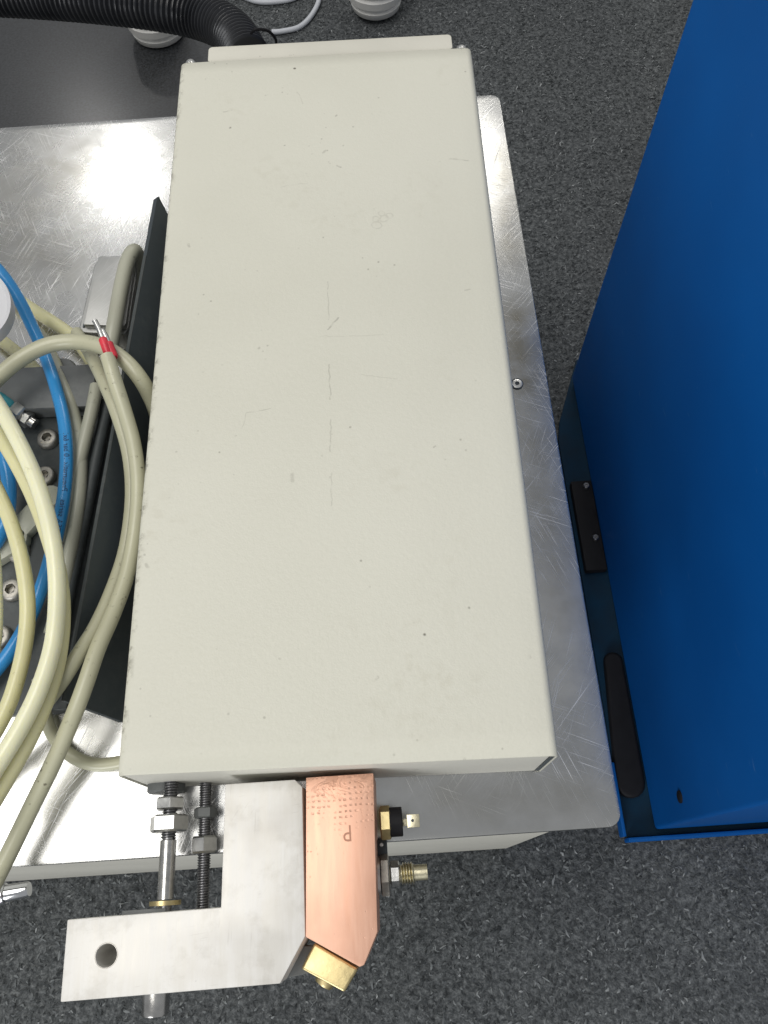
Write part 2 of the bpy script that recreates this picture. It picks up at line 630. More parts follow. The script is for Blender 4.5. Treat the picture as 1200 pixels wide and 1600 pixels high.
MAT = dict(
    carpet=m_carpet(), fibre=m_fibre(), paint=m_paint(), cream=m_plain_paint('cream_body_paint', (.66, .645, .575)),
    rear=m_plain_paint('beige_rear_paint', (.63, .61, .53)),
    alu=m_alu(), cast=m_alu('cast_aluminium', (.50, .50, .485), .42, .25, .5), milled=m_milled(), copper=m_copper(),
    brass=plain('brass', (.64, .53, .28), .42, 1.0, .12, 120, .12, 500),
    yellow_zinc=plain('yellow_zinc', (.60, .555, .40), .33, 1.0, .2, 160, .1, 500),
    zinc=plain('zinc_plated_steel', (.60, .60, .585), .34, 1.0, .16, 200, .12, 600),
    steel=plain('bright_steel', (.56, .55, .53), .26, 1.0, .15, 150, .06, 500),
    thread=plain('oiled_thread_steel', (.30, .30, .31), .38, 1.0, .2, 200),
    chrome=plain('chrome', (.72, .73, .75), .12, 1.0, .05, 80),
    black=m_darksteel('black_painted_steel', (.046, .058, .066), .5, .15),
    fixture=m_darksteel('dark_fixture_steel', (.048, .056, .057), .5, .4),
    greysteel=m_darksteel('grey_oxidised_steel', (.13, .137, .137), .5, .55),
    rubber=plain('black_rubber', (.010, .010, .012), .6, 0, .2, 90, .1, 500, spec=.2),
    hose=plain('black_hose_plastic', (.014, .015, .018), .33, 0, .2, 60, .05, 300),
    mat=plain('dark_glow_mat', (.019, .021, .024), .55, 0, .85, 330, .35, 420, spec=.4, coat=.9),
    white=plain('white_plastic', (.78, .77, .74), .42, 0, .05, 30, .05, 300),
    greycap=plain('grey_white_cap_plastic', (.56, .56, .575), .45, 0, .05, 30, .05, 300),
    whitecable=plain('white_cable', (.60, .62, .66), .45, 0, .06, 30),
    teal=plain('teal_plastic', (.03, .25, .29), .4, 0, .15, 120, .1, 300),
    red=plain('red_heat_shrink', (.62, .035, .055), .35, 0, .2, 150, .2, 600),
    blue=m_blue(),
    tube_blue=m_tube('blue_tube', (.03, .27, .62), (.01, .08, .2), .15, .28, .08),
    tube_cream=m_tube('cream_tube', (.81, .795, .565), (.40, .36, .22), .25, .30, .25),
    tube_cream2=m_tube('yellowed_tube', (.68, .65, .39), (.33, .29, .15), .4, .34, .25),
    tube_grey=m_tube('grimy_cable', (.48, .47, .33), (.15, .14, .09), .7, .42, .1),
    tube_grey2=m_tube('grey_green_cable', (.41, .41, .325), (.14, .14, .10), .7, .42, .1),
    dull=plain('dull_screw_steel', (.42, .40, .36), .5, .9, .25, 220, .3, 500),
    tray=plain('shade_darkened_teal_tray', (.002, .024, .052), .6, 0, .25, 40, .1, 700, spec=.15),  # teal paint, its colour darkened for the shade between stand and cabinet
    ink=plain('printed_ink', (.008, .03, .10), .5),
    engraving=plain('engraved_copper', (.36, .19, .13), .5, .7),
)

# ------------------------------------------------------------------ setting: floor
FZ = -0.305
bm = bmesh.new()
bmesh.ops.create_grid(bm, x_segments=1, y_segments=1, size=2.2, matrix=Matrix.Translation((0, .5, FZ)))
carpet = bm_obj('carpet', bm, MAT['carpet'], None, False)
carpet['kind'] = 'structure'
carpet['label'] = 'dark grey speckled felt carpet under everything'
carpet['category'] = 'carpet'

# loose felt fibres standing out of the carpet, one mass
NF = 120000
fx = rng.uniform(-.62, .95, NF * 2)
fy = rng.uniform(-.32, 1.42, NF * 2)
keep = ~((fx > -.60) & (fx < .075) & (fy > .03) & (fy < .53))
keep &= ~((fx > .20) & (fy > .03) & (fy < .46))
fx, fy = fx[keep][:NF], fy[keep][:NF]
NF = len(fx)
ang = rng.uniform(0, 2 * np.pi, NF)
ln = rng.gamma(3, .0009, NF) + .0012
wd = rng.uniform(.0003, .0010, NF)
bend = rng.normal(0, .8, NF)
zc = rng.uniform(.0006, .0022, NF)
V = np.zeros((NF, 6, 3), np.float32)
for k, s in enumerate((-.5, 0, .5)):
    a = ang + bend * s
    cx = fx + np.cos(a) * ln * s
    cy = fy + np.sin(a) * ln * s
    zz = FZ + (zc if k == 1 else zc * .25)
    w = wd * (1 if k == 1 else .45)
    V[:, 2 * k, 0], V[:, 2 * k, 1], V[:, 2 * k, 2] = cx - np.sin(a) * w, cy + np.cos(a) * w, zz
    V[:, 2 * k + 1, 0], V[:, 2 * k + 1, 1], V[:, 2 * k + 1, 2] = cx + np.sin(a) * w, cy - np.cos(a) * w, zz + .0002
me = bpy.data.meshes.new('carpet_fibres')
me.vertices.add(NF * 6)
me.vertices.foreach_set('co', V.ravel())
idx = (np.arange(NF)[:, None, None] * 6 + np.array([[0, 1, 3, 2], [2, 3, 5, 4]])[None]).astype(np.int32).ravel()
me.loops.add(NF * 8)
me.loops.foreach_set('vertex_index', idx)
me.polygons.add(NF * 2)
me.polygons.foreach_set('loop_start', np.arange(0, NF * 8, 4, dtype=np.int32))
me.polygons.foreach_set('loop_total', np.full(NF * 2, 4, np.int32))
tone = np.repeat(np.clip(rng.beta(1.5, 2.2, NF), 0, 1), 6).astype(np.float32)
at_ = me.attributes.new('tone', 'FLOAT', 'POINT')
at_.data.foreach_set('value', tone)
me.update()
me.validate()
tag(mesh_obj('carpet_fibres', me, MAT['fibre']), 'pale and dark felt fibres covering the carpet', 'carpet fibres', kind='stuff')

# dark smooth mat added over the carpet to catch the downlight's glow
a, b = at(335, 70, FZ), at(0, 0, FZ)
bm = prism(round_rect(-.75, a.x, .50, 1.45, .012), FZ + .0005, FZ + .0045, .0012, 2)
tag(bm_obj('added_glow_mat', bm, MAT['mat']), 'smooth dark grey mat added behind the stand to catch the lamp glow', 'mat')

# ------------------------------------------------------------------ stand with aluminium plate top
stand = tag(empty('equipment_stand', (-.2, .28, FZ)), 'cream cabinet stand topped by a large scratched aluminium plate', 'stand')


def P(o, parent):
    """parent while keeping world placement"""
    o.parent = parent
    o.matrix_parent_inverse = Matrix.Translation(-Vector(parent.location)) if parent.rotation_euler.z == 0 else (Matrix.Translation(parent.location) @ Matrix.Rotation(parent.rotation_euler.z, 4, 'Z')).inverted()
    return o


P(bm_obj('body', box(-.62, .084, .0235, .53, FZ + .002, -.011, .0015), MAT['cream']), stand)
P(bm_obj('shadow_gap_rail', box(-.61, .078, .029, .525, -.012, -.0052), MAT['black']), stand)
plate = P(bm_obj('top_plate', prism(round_rect(-.66, .108, .0205, .5425, .007), -.005, 0, .0006, 2), MAT['alu']), stand)


def cap_screw(p, r, h, mat, parent, name='screw', socket=True, rz=0.0):
    """button head with hexagon socket, standing on p"""
    p = Vector(p)
    bm = lathe(p, (0, 0, 1), [(0, r), (h * .55, r), (h * .85, r * .92), (h, r * .78), (h, r * .48)], 24, close=False)
    ri = r * .44
    u, v = frame_from((0, 0, 1))
    rim = [bm.verts.new(p + Vector((0, 0, h)) + (u * math.cos(rz + i * math.pi / 3) + v * math.sin(rz + i * math.pi / 3)) * ri) for i in range(6)]
    low = [bm.verts.new(q.co - Vector((0, 0, h * .8))) for q in rim]
    for i in range(6):
        bm.faces.new((rim[i], rim[(i + 1) % 6], low[(i + 1) % 6], low[i]))
    bm.faces.new(low)
    # ring between round rim and hex
    outer = [vv for vv in bm.verts if abs((vv.co - p).z - h) < 1e-6 and abs((vv.co - p).xy.length - r * .48) < 1e-6]
    outer.sort(key=lambda q: math.atan2((q.co - p).dot(v), (q.co - p).dot(u)))
    hexs = sorted(rim, key=lambda q: math.atan2((q.co - p).dot(v), (q.co - p).dot(u)))
    for i in range(24):
        j = (i + 1) % 24
        a_ = math.atan2((outer[i].co - p).dot(v), (outer[i].co - p).dot(u)) + 2 * math.pi / 48
        k = min(range(6), key=lambda q: abs(((math.atan2((hexs[q].co - p).dot(v), (hexs[q].co - p).dot(u)) - a_ + math.pi) % (2 * math.pi)) - math.pi))
        bm.faces.new((outer[i], outer[j], hexs[k]))
    o = bm_obj(name, bm, mat)
    return P(o, parent)


# countersunk screw in the plate right of the housing
sp = at(808, 600, 0)
bmr = lathe(sp + Vector((0, 0, .0002)), (0, 0, 1), [(0, .0040), (.0003, .0040), (.0003, .0034), (0, .0034)], 28)
P(bm_obj('screw_recess', bmr, MAT['black']), plate)
s = bm_obj('screw', lathe(sp + Vector((0, 0, .0001)), (0, 0, 1), [(0, .0034), (.0006, .0033), (.0007, .0030), (.0007, .0014)], 28, close=False), MAT['zinc'])
P(s, plate)
hx = bm_obj('screw_socket', lathe(sp + Vector((0, 0, .0002)), (0, 0, 1), [(0, .0014), (.0003, .0014)], 6), MAT['black'])
P(hx, plate)

# ------------------------------------------------------------------ the beige housing with its head
HB = .058
head = tag(empty('machine_head', HOUSING, HYAW), 'long beige painted metal housing with copper and aluminium blocks at its near end', 'machine')


def H(name, bm, mat, parent=None, smooth=True):
    """a part given in the housing's own coordinates (x across, y along, z up)"""
    return bm_obj(name, bm, mat, parent or head, smooth)


def HW(name, bm, mat, parent=None):
    """a part given in world coordinates"""
    o = bm_obj(name, bm, mat)
    if parent is None or parent == head:
        o.parent = head
        o.matrix_parent_inverse = (Matrix.Translation(HOUSING) @ Matrix.Rotation(HYAW, 4, 'Z')).inverted()
    else:
        o.parent = parent
        o.matrix_parent_inverse = (Matrix.Translation(HOUSING) @ Matrix.Rotation(HYAW, 4, 'Z')).inverted() if parent.matrix_parent_inverse == Matrix() else Matrix()
    return o


hw, hl = .1002, .2352
# cover: folded sheet, soft bends along the long sides, finely subdivided top
bm = bmesh.new()
prof = []
rr = .0042
prof.append((-hw, .0015))
for i in range(7):
    a_ = R(180 - 90 * i / 6)
    prof.append((-hw + rr + rr * math.cos(a_), HB - rr + rr * math.sin(a_)))
for i in range(1, 20):
    prof.append((-hw + rr + (2 * hw - 2 * rr) * i / 20, HB + .0004 * math.sin(math.pi * i / 20)))
for i in range(7):
    a_ = R(90 - 90 * i / 6)
    prof.append((hw - rr + rr * math.cos(a_), HB - rr + rr * math.sin(a_)))
prof.append((hw, .0015))
rows = []
NY = 40
for j in range(NY + 1):
    y = -hl + 2 * hl * j / NY
    e = min(1, min(j, NY - j) / 1)
    rows.append([bm.verts.new((x, y, z - (0 if e else .0005))) for x, z in prof])
for a_, b_ in zip(rows, rows[1:]):
    for k in range(len(prof) - 1):
        bm.faces.new((a_[k], a_[k + 1], b_[k + 1], b_[k]))
cover = H('cover', bm, MAT['paint'])
sol = cover.modifiers.new('sheet', 'SOLIDIFY')
sol.thickness = .0014
sol.offset = -1
cover.modifiers.new('soften', 'BEVEL').width = .0005

# front end plate, folded down, set a hair behind the cover's edge, corner notch on the right
H('front_plate', prism([(-hw + .0016, -hl + .0006), (hw - .0036, -hl + .0006), (hw - .0036, -hl + .0030), (-hw + .0016, -hl + .0030)], .0015, HB - .0022, .0004), MAT['cream'])
H('front_flange', prism([(-hw + .0034, -hl + .0030), (hw - .0034, -hl + .0030), (hw - .012, -hl + .014), (-hw + .012, -hl + .014)], .0016, .0030, .0003), MAT['cream'])
H('corner_seam', box(hw - .0034, hw - .0015, -hl + .0002, -hl + .0020, .004, HB - .0035), MAT['black'])
# rear panel: thick lip behind the cover
H('rear_panel', prism(round_rect(-.0815, .0875, hl + .0002, hl + .0158, .003)[0:99], .002, HB - .0012, .0010), MAT['rear'])
H('rear_plate', box(-hw + .002, hw - .002, hl - .0032, hl - .0006, .002, HB - .002, .0004), MAT['rear'])
for xx in (-.0935, .0935):
    bm = lathe((xx, hl - .0006, HB - .0040), (0, 1, 0), [(0, .0042), (.0022, .0042), (.0044, .0034), (.0056, .0018), (.0058, 0)], 20)
    H('screw', bm, MAT['zinc'])

# ---- aluminium L bracket
ZB = .040
pt = [at(*q, ZB) for q in [(352, 1211), (472, 1209), (477, 1463), (438, 1537), (94, 1566), (105, 1437), (345, 1418)]]
pt[0].y = pt[1].y = .0485
pb = [(p.x, p.y) for p in pt]
# chamfer at the upper right corner as on the block
pb = [pb[0], (pb[1][0] - .0035, pb[1][1]), (pb[1][0], pb[1][1] - .0035)] + pb[2:]
bm = prism(pb, .006, ZB, .0007, 2)
bracket = HW('bracket', bm, MAT['milled'])
# bore: cut with a boolean
hc = at(166, 1493, ZB)
cut = bm_obj('bore_cutter', lathe((hc.x, hc.y, -.05), (0, 0, 1), [(0, .0047), (.2, .0047)], 32), None)
bo = bracket.modifiers.new('bore', 'BOOLEAN')
bo.object = cut
bo.solver = 'EXACT'
dg = bpy.context.evaluated_depsgraph_get()
me2 = bpy.data.meshes.new_from_object(bracket.evaluated_get(dg))
bracket.modifiers.clear()
bracket.data = me2
bpy.data.objects.remove(cut)
me2.polygons.foreach_set('use_smooth', [True] * len(me2.polygons))
me2.set_sharp_from_angle(angle=R(35))
INV = (Matrix.Translation(HOUSING) @ Matrix.Rotation(HYAW, 4, 'Z')).inverted()


def HS(name, bm, mat, parent):
    """sub-part in world coordinates under a part that itself sits on the head with world-coordinate mesh"""
    o = bm_obj(name, bm, mat)
    o.parent = parent
    return o


HS('bore_rim', lathe((hc.x, hc.y, ZB - .0004), (0, 0, 1), [(0, .0047), (.0005, .0049), (.0005, .0051), (0, .0052)], 32, close=False), MAT['dull'], bracket)
c0 = at(244, 1556, .018)
HS('pin', lathe((c0.x, c0.y + .006, .018), (0, -1, 0), [(0, .0060), (.0130, .0060), (.0138, .0056), (.0140, .0046)], 28), MAT['steel'], bracket)
c1 = at(236, 1421, .03)
HS('shim', box(c1.x - .014, c1.x + .006, c1.y - .004, c1.y + .0002, .026, .0275, .0003), MAT['greysteel'], bracket)

# lower link plate glimpsed between bracket and brass block
q = [at(*p_, .02) for p_ in [(452, 1478), (500, 1478), (488, 1520), (440, 1530)]]
HW('lower_block', prism([(p_.x, p_.y) for p_ in q], .004, .020, .0006), MAT['greysteel'])

# ---- copper block
ZC = .0405
pc = [at(*q_, ZC) for q_ in [(476.5, 1205), (583, 1203), (590, 1456), (569, 1508), (562, 1511), (477.5, 1464)]]
pc[0].x += .0004
pc[0].y = pc[1].y = .0490
copper = HW('copper_block', prism([(p_.x, p_.y) for p_ in pc], .006, ZC, .0005, 2), MAT['copper'])
me = text_mesh('P', .0115)
lc = at(540, 1305, ZC)
me.transform(Matrix.Translation((lc.x + .0030, lc.y + .0042, ZC + .00006)) @ Matrix.Rotation(R(181), 4, 'Z') @ Matrix.Diagonal((.72, .88, 1, 1)))
lett = mesh_obj('stamped_letter', me, MAT['engraving'])
lett.parent = copper
# hollow it out: keep an outline only (thin stroke)

# brass block under the copper's slanted end
bq = [at(*q_, .026) for q_ in [(491, 1473), (560, 1514), (538, 1551), (470, 1514)]]
brass = HW('brass_block', prism([(p_.x, p_.y) for p_ in bq], .004, .026, .0012, 3), MAT['brass'])
bc = at(508, 1532, .014)
dirn = ((bq[2] + bq[3]) - (bq[0] + bq[1]))
dirn.z = 0
HS('brass_plug', lathe(Vector((bc.x, bc.y, .014)) - dirn.normalized() * .005, dirn, [(0, .0045), (.006, .0045), (.0072, .0038)], 24), MAT['brass'], brass)

# ---- sensor with spade terminal on the copper's right side
sx0 = pc[1].lerp(pc[2], .35)
zs = .022
X = Vector((1, 0, 0))
s0 = at(590, 1286, zs)
s0.x = pc[1].x - .0005
sensor = HW('thermal_switch', hexnut(s0 + X * .0045, X, .0135, .0052, .2), MAT['brass'])
e1 = at(606, 1286, zs).x
e2 = at(629, 1286, zs).x
HS('switch_collar', lathe(s0 + X * .0068, X, [(0, .0058), (.0018, .0062)], 28), MAT['yellow_zinc'], sensor)
HS('switch_body', lathe((e1, s0.y, zs), X, [(0, .0064), (.0003, .0067), (e2 - e1 - .0004, .0067), (e2 - e1, .0063)], 32), MAT['rubber'], sensor)
bm = box(e2 - .001, e2 + .0022, s0.y - .0022, s0.y + .0010, zs - .0004, zs + .0006, .0001)
box(e2 + .0022, e2 + .0082, s0.y - .0031, s0.y + .0028, zs + .0002, zs + .0011, .0002, 2, bm)
HS('spade_terminal', bm, MAT['yellow_zinc'], sensor)
HS('terminal_hole', lathe((e2 + .0048, s0.y, zs + .0010), (0, 0, 1), [(0, .0007), (.00025, .0007)], 12), MAT['black'], sensor)

# ---- pipe fitting below it
zf = .014
f0 = at(596, 1367, zf)
fit = HW('pipe_fitting', hexnut(Vector((f0.x + .0018, f0.y, zf)), X, .0165, .0042, .1), MAT['dull'])
xs = [at(v_, 1367, zf).x for v_ in (610, 625, 644, 668)]
HS('washer', lathe((f0.x - .0018, f0.y, zf), X, [(0, .0085), (.0014, .0085)], 28), MAT['zinc'], fit)
HS('hex_nut', hexnut(Vector(((xs[0] + xs[1]) / 2, f0.y + .0002, zf)), X, .0100, xs[1] - xs[0], .35), MAT['zinc'], fit)
HS('neck', lathe((f0.x, f0.y, zf), X, [(0, .0036), (xs[3] - f0.x, .0036)], 20), MAT['yellow_zinc'], fit)
HS('thread', screw_thread((xs[1], f0.y, zf), X, xs[2] - xs[1], .0050, .0013), MAT['yellow_zinc'], fit)
HS('flare_nipple', lathe((xs[2], f0.y, zf), X, [(0, .0036), (.002, .0030), (.0048, .0030), (.0052, .0033), (.0066, .0024), (.0070, .0018)], 20), MAT['yellow_zinc'], fit)
# small bracket bits between switch and fitting
q0 = at(598, 1327, .012)
HS('clip', box(q0.x - .003, q0.x + .0022, q0.y - .004, q0.y + .0045, .008, .013, .0006), MAT['black'], fit)
HS('clip_screw', lathe((q0.x - .0004, q0.y + .002, .0128), (0, 0, 1), [(0, .0011), (.0008, .0008)], 12), MAT['zinc'], fit)

# ---- shouldered bolt between housing and bracket arm
zr = .022
Yd = Vector((0, -1, 0))
ya, yb = .0500, -.0028
r0 = at(268, 1216, zr)
r1 = at(258, 1415, zr)


def onrod(py):
    a_, b_ = r0, r1
    f_ = (at(264, py, zr).y - a_.y) / (b_.y - a_.y)
    return a_.lerp(b_, f_)


axr = (r1 - r0).normalized()
bolt = HW('shoulder_bolt', lathe(onrod(1312), axr, [(0, .0034), (.0004, .0038), ((onrod(1405) - onrod(1312)).length, .0038)], 28), MAT['steel'])
HS('thread', screw_thread(onrod(1205), axr, (onrod(1312) - onrod(1205)).length - .001, .0036, .00125), MAT['thread'], bolt)
HS('hex_nut', hexnut(onrod(1256), axr, .0125, .0058, .52), MAT['zinc'], bolt)
HS('hex_nut', hexnut(onrod(1287), axr, .0160, .0078, .30), MAT['zinc'], bolt)
HS('washer', lathe(onrod(1407), axr, [(0, .0072), (.0020, .0072)], 28), MAT['brass'], bolt)
HS('bolt_end', lathe(onrod(1412), axr, [(0, .0030), (.006, .0030)], 20), MAT['thread'], bolt)
HS('spacer', lathe(onrod(1215) + Vector((-.0045, 0, -.008)), axr, [(0, .0085), (.0008, .0092), (.0055, .0092), (.0062, .0085)], 28), MAT['greysteel'], bolt)

# ---- threaded rod nearer the bracket
zt = .012
t0, t1 = at(322, 1222, zt), at(317, 1416, zt)


def ontr(py):
    f_ = (at(320, py, zt).y - t0.y) / (t1.y - t0.y)
    return t0.lerp(t1, f_)


axt = (t1 - t0).normalized()
trod = HW('threaded_rod', screw_thread(ontr(1215), axt, (ontr(1430) - ontr(1215)).length, .0032, .00115), MAT['thread'])
HS('hex_nut', hexnut(ontr(1270), axt, .0095, .0050, .15), MAT['greysteel'], trod)
HS('hex_nut', hexnut(ontr(1320), axt, .0115, .0078, .62), MAT['zinc'], trod)

# ------------------------------------------------------------------ blue cabinet on its base tray
CX, CY0, CY1 = .2055, .030, .475
CT = .19
cab = tag(empty('blue_cabinet', (CX + .2, .25, FZ)), 'tall deep blue painted steel cabinet standing right of the stand', 'cabinet')
P(bm_obj('body', box(CX, .62, CY0, CY1, FZ + .011, CT, .003, 3), MAT['blue']), cab)
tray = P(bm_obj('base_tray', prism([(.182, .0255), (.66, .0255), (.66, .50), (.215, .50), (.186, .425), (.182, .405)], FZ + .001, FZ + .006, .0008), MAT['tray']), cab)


def CT_(name, bm, mat):
    o = bm_obj(name, bm, mat)
    o.parent = tray
    return o


CT_('front_lip', box(.181, .66, .0215, .0250, FZ + .002, FZ + .018, .0012, 2), MAT['blue'])
CT_('side_lip', box(.1775, .1805, .026, .085, FZ + .002, FZ + .016, .0010, 2), MAT['blue'])
# long round-ended rubber bumper lying on the tray along the side panel
pts = []
for cx_, cy_, a0_, r_ in ((CX - .0135, .068, 180, .0125), (CX - .0095, .172, 0, .0085)):
    for i in range(9):
        a_ = R(a0_ + 180 * i / 8)
        pts.append((cx_ + r_ * math.cos(a_), cy_ + r_ * math.sin(a_)))
P(bm_obj('bumper_strip', prism(pts, FZ + .0065, FZ + .014, .003, 3), MAT['rubber']), cab)
# black hinge block with two screws
hinge = P(bm_obj('hinge_block', box(CX - .021, CX - .0005, .258, .352, FZ + .0065, FZ + .016, .002), MAT['rubber']), cab)
for px_, py_ in ((906, 750), (921, 832)):
    c_ = at(px_, py_, FZ + .031)
    o = bm_obj('screw', lathe((CX - .007, c_.y, FZ + .0158), (0, 0, 1), [(0, .0034), (.002, .0032), (.003, .0024), (.003, .0012), (.0015, .0010), (.0015, 0)], 16), MAT['thread'])
    o.parent = hinge
c_ = at(1084, 1274, FZ + .05)
P(bm_obj('latch', lathe((CX - .0015, CY0 + .018, FZ + .095), (1, 0, 0), [(0, .004), (.0004, .0046), (.003, .0046)], 20), MAT['rubber']), cab)

# ------------------------------------------------------------------ things behind: hose, spools, cable
hp = spline([at(-60, -12, -.015), at(60, -6, -.015), at(160, 2, -.012), at(250, 13, -.01), at(318, 28, -.01), at(362, 50, -.005), at(388, 90, .0)], 60)
L_ = [0]
for a_, b_ in zip(hp, hp[1:]):
    L_.append(L_[-1] + (b_ - a_).length)
NR = 900
tot = L_[-1]
path, rad = [], []
k = 0
for i in range(NR):
    d = tot * i / (NR - 1)
    while k < len(L_) - 2 and L_[k + 1] < d:
        k += 1
    f_ = (d - L_[k]) / max(1e-9, L_[k + 1] - L_[k])
    path.append(hp[k].lerp(hp[k + 1], f_))
    ph = (d / .0047) % 1
    rad.append(0.0165 + .0014 * (1 if ph < .5 else -1) * min(1, 6 * min(ph % .5, .5 - ph % .5)))
hose = tag(bm_obj('corrugated_hose', tube(path, 0, 28, radii=rad), MAT['hose']), 'thick black corrugated hose curving in behind the beige housing', 'hose')
hc0 = at(395, 66, .012)
w = spline([at(392, 52, .03), at(400, 46, .034), at(418, 48, .03), at(430, 60, .02), at(432, 72, .0)], 8)
o = bm_obj('tie_wire', tube(w, .0011, 8), MAT['rubber'])
o.parent = hose


def spool(px_, py_, r, label):
    b = at(px_, py_, FZ)
    prof = [(0.001, r * .70), (.004, r * .80), (.012, r * .86), (.014, r * .80), (.017, r * .80), (.020, r * .93), (.030, r * .97), (.033, r * .90), (.037, r * .90), (.040, r), (.056, r), (.060, r * .92), (.064, r * .92), (.068, r), (.085, r), (.09, r * .9), (.1, r * .86)]
    o = bm_obj('ribbed_spool', lathe((b.x, b.y, FZ + .0045), (0, 0, 1), prof, 40), MAT['white'])
    return tag(o, label, 'spool', 'white ribbed spools on the floor')


spool(588, 17, .040, 'white ribbed plastic spool standing on the carpet behind the housing')
spool(252, 58, .042, 'white ribbed plastic spool half hidden under the black hose')
w = spline([at(425, 50, FZ + .004), at(440, 49, FZ + .004), at(468, 42, FZ + .004), at(488, 22, FZ + .004), at(499, -5, FZ + .004), at(494, -40, FZ + .004), at(450, -70, FZ + .004), at(390, -60, FZ + .004), at(366, -20, FZ + .004), at(392, 0, FZ + .004), at(430, 3, FZ + .004), at(470, -8, FZ + .004), at(520, -50, FZ + .004)], 10)
tag(bm_obj('thin_cable', tube(w, .0034, 10), MAT['whitecable']), 'thin pale grey cable looped on the carpet behind the housing', 'cable')

# ------------------------------------------------------------------ dark fixture on the plate, left of the housing
fx_ = tag(empty('clamp_fixture', (-.21, .2, 0)), 'dark steel fixture with screws and a black side plate under the hoses', 'fixture')


def FP(name, bm, mat, parent=None):
    o = bm_obj(name, bm, mat)
    if parent:
        o.parent = parent
        return o
    return P(o, fx_)


FP('base_plate', prism([(-.32, .095), (-.173, .095), (-.159, .285), (-.32, .290)], .0006, .012, .0008), MAT['fixture'])
bar = FP('end_bar', prism([(-.32, .277), (-.170, .2725), (-.171, .3030), (-.32, .3060)], .0126, .024, .0012), MAT['greysteel'])
FP('end_boss', lathe((-.196, .303, .0126), (0, 0, 1), [(0, .011), (.004, .011), (.0052, .0100)], 32), MAT['greysteel'])
# leaning black side plate with slot: outline in (along, height), thickness across
A0, A1 = Vector((-.1390, .4250, 0)), Vector((-.1672, .0940, 0))      # top edge ends (plan)
along = (A1 - A0).normalized()
side = Vector((-along.y, along.x, 0))
if side.x < 0:
    side = -side
LL = (A1 - A0).length
HT = .034
lean = Vector((side.x * .019, side.y * .019, -HT + .0006))       # from the top edge down to the foot
up_n = along.cross(lean).normalized()


def sidept(s, d, o_=0.0):
    return Vector((A0.x, A0.y, HT)) + along * s + lean * d + up_n * o_


out = [(-.001, .03), (.001, 0), (LL, 0), (LL + .004, 1.0), (.026, 1.0), (.012, .5)]
slot = [(.030, .62), (.072, .62), (.076, .70), (.072, .78), (.030, .78), (.026, .70)]
bm = bmesh.new()
th = .0032
vo = [[bm.verts.new(sidept(s_, d_, o_)) for s_, d_ in out] for o_ in (0, th)]
vs = [[bm.verts.new(sidept(s_, d_, o_)) for s_, d_ in slot] for o_ in (0, th)]
for lay in (0, 1):
    es = []
    for ring_ in (vo[lay], vs[lay]):
        for i in range(len(ring_)):
            es.append(bm.edges.new((ring_[i], ring_[(i + 1) % len(ring_)])))
    bmesh.ops.triangle_fill(bm, edges=es, use_beauty=True)
for ring_ in (vo, vs):
    n_ = len(ring_[0])
    for i in range(n_):
        j = (i + 1) % n_
        bm.faces.new((ring_[0][i], ring_[0][j], ring_[1][j], ring_[1][i]))
sidep = FP('side_plate', bm, MAT['black'])
# raised rib along the plate's top edge
FP('edge_rib', tube([sidept(.05, .0, .002), sidept(LL * .5, 0, .002), sidept(LL, 0, .002)], .0013, 8), MAT['fixture'], sidep)
FP('guide_rail', tube([Vector((-.1635, .278, .018)), Vector((-.181, .10, .018))], .0036, 10), MAT['fixture'])

for i, (px_, py_) in enumerate([(73, 683), (68, 742), (26, 860), (16, 920), (-2, 993)]):
    p_ = at(px_, py_, .016)
    cap_screw((p_.x, p_.y, 0.0122), .0064, .0042, MAT['dull'], fx_, 'screw', rz=i * .37)
# pale cast link arms
for (a_, b_, w_) in (((78, 775), (28, 828), .0068), ((22, 842), (-20, 868), .0078)):
    pa, pb_ = at(*a_, .018), at(*b_, .018)
    d_ = (pb_ - pa).normalized()
    n_ = Vector((-d_.y, d_.x, 0))
    outl = []
    for c_, s0_ in ((pa, 0), (pb_, 1)):
        for i in range(9):
            ang_ = R(-90 + 180 * i / 8) + (math.pi if not s0_ else 0)
            v_ = d_ * math.cos(ang_) + n_ * math.sin(ang_)
            outl.append((c_ + v_ * w_).to_2d())
    FP('link_arm', prism(outl, .0122, .019, .0012), MAT['tube_grey2'])
# pneumatic fitting, teal collar and two nuts
pf0, pf1 = at(8, 632, .022), at(62, 668, .016)
ax_ = (pf1 - pf0).normalized()
pn = FP('push_fitting', lathe(pf0 - ax_ * .006, ax_, [(0, .0050), (.010, .0050), (.0112, .0044)], 24), MAT['teal'])
FP('hex_nut', hexnut(pf0 + ax_ * .0095, ax_, .0118, .0075, .3), MAT['zinc'], pn)
FP('neck', lathe(pf0, ax_, [(0, .0036), (.022, .0036)], 16), MAT['steel'], pn)
FP('lock_nut', hexnut(pf0 + ax_ * .0165, ax_, .0092, .0042, .7), MAT['zinc'], pn)

# cast aluminium junction box beside the side plate
jb = tag(empty('junction_box', (-.166, .36, 0)), 'small cast aluminium box with lid standing on the plate beside the black side plate', 'box')
q = [at(*p_, .022) for p_ in [(146, 400), (118, 513), (196, 516), (213, 400)]]
jx0, jx1, jy0, jy1 = -.188, -.148, .329, .393


def jmap(pts):
    out_ = []
    for (u_, v_) in pts:
        a_ = q[1].lerp(q[2], u_)
        b_ = q[0].lerp(q[3], u_)
        out_.append(a_.lerp(b_, v_).to_2d())
    return out_


P(bm_obj('body', prism(jmap(round_rect(0, 1, 0, 1, .10, 5)), .0006, .0180, .0022, 3), MAT['cast']), jb)
P(bm_obj('lid', prism(jmap(round_rect(.13, .99, .05, .99, .04, 3)), .0184, .0225, .0012, 2), MAT['cast']), jb)
P(bm_obj('lid_seam', prism(jmap([(.085, .06), (.12, .06), (.12, .97), (.085, .97)]), .0176, .0190, 0), MAT['black']), jb)

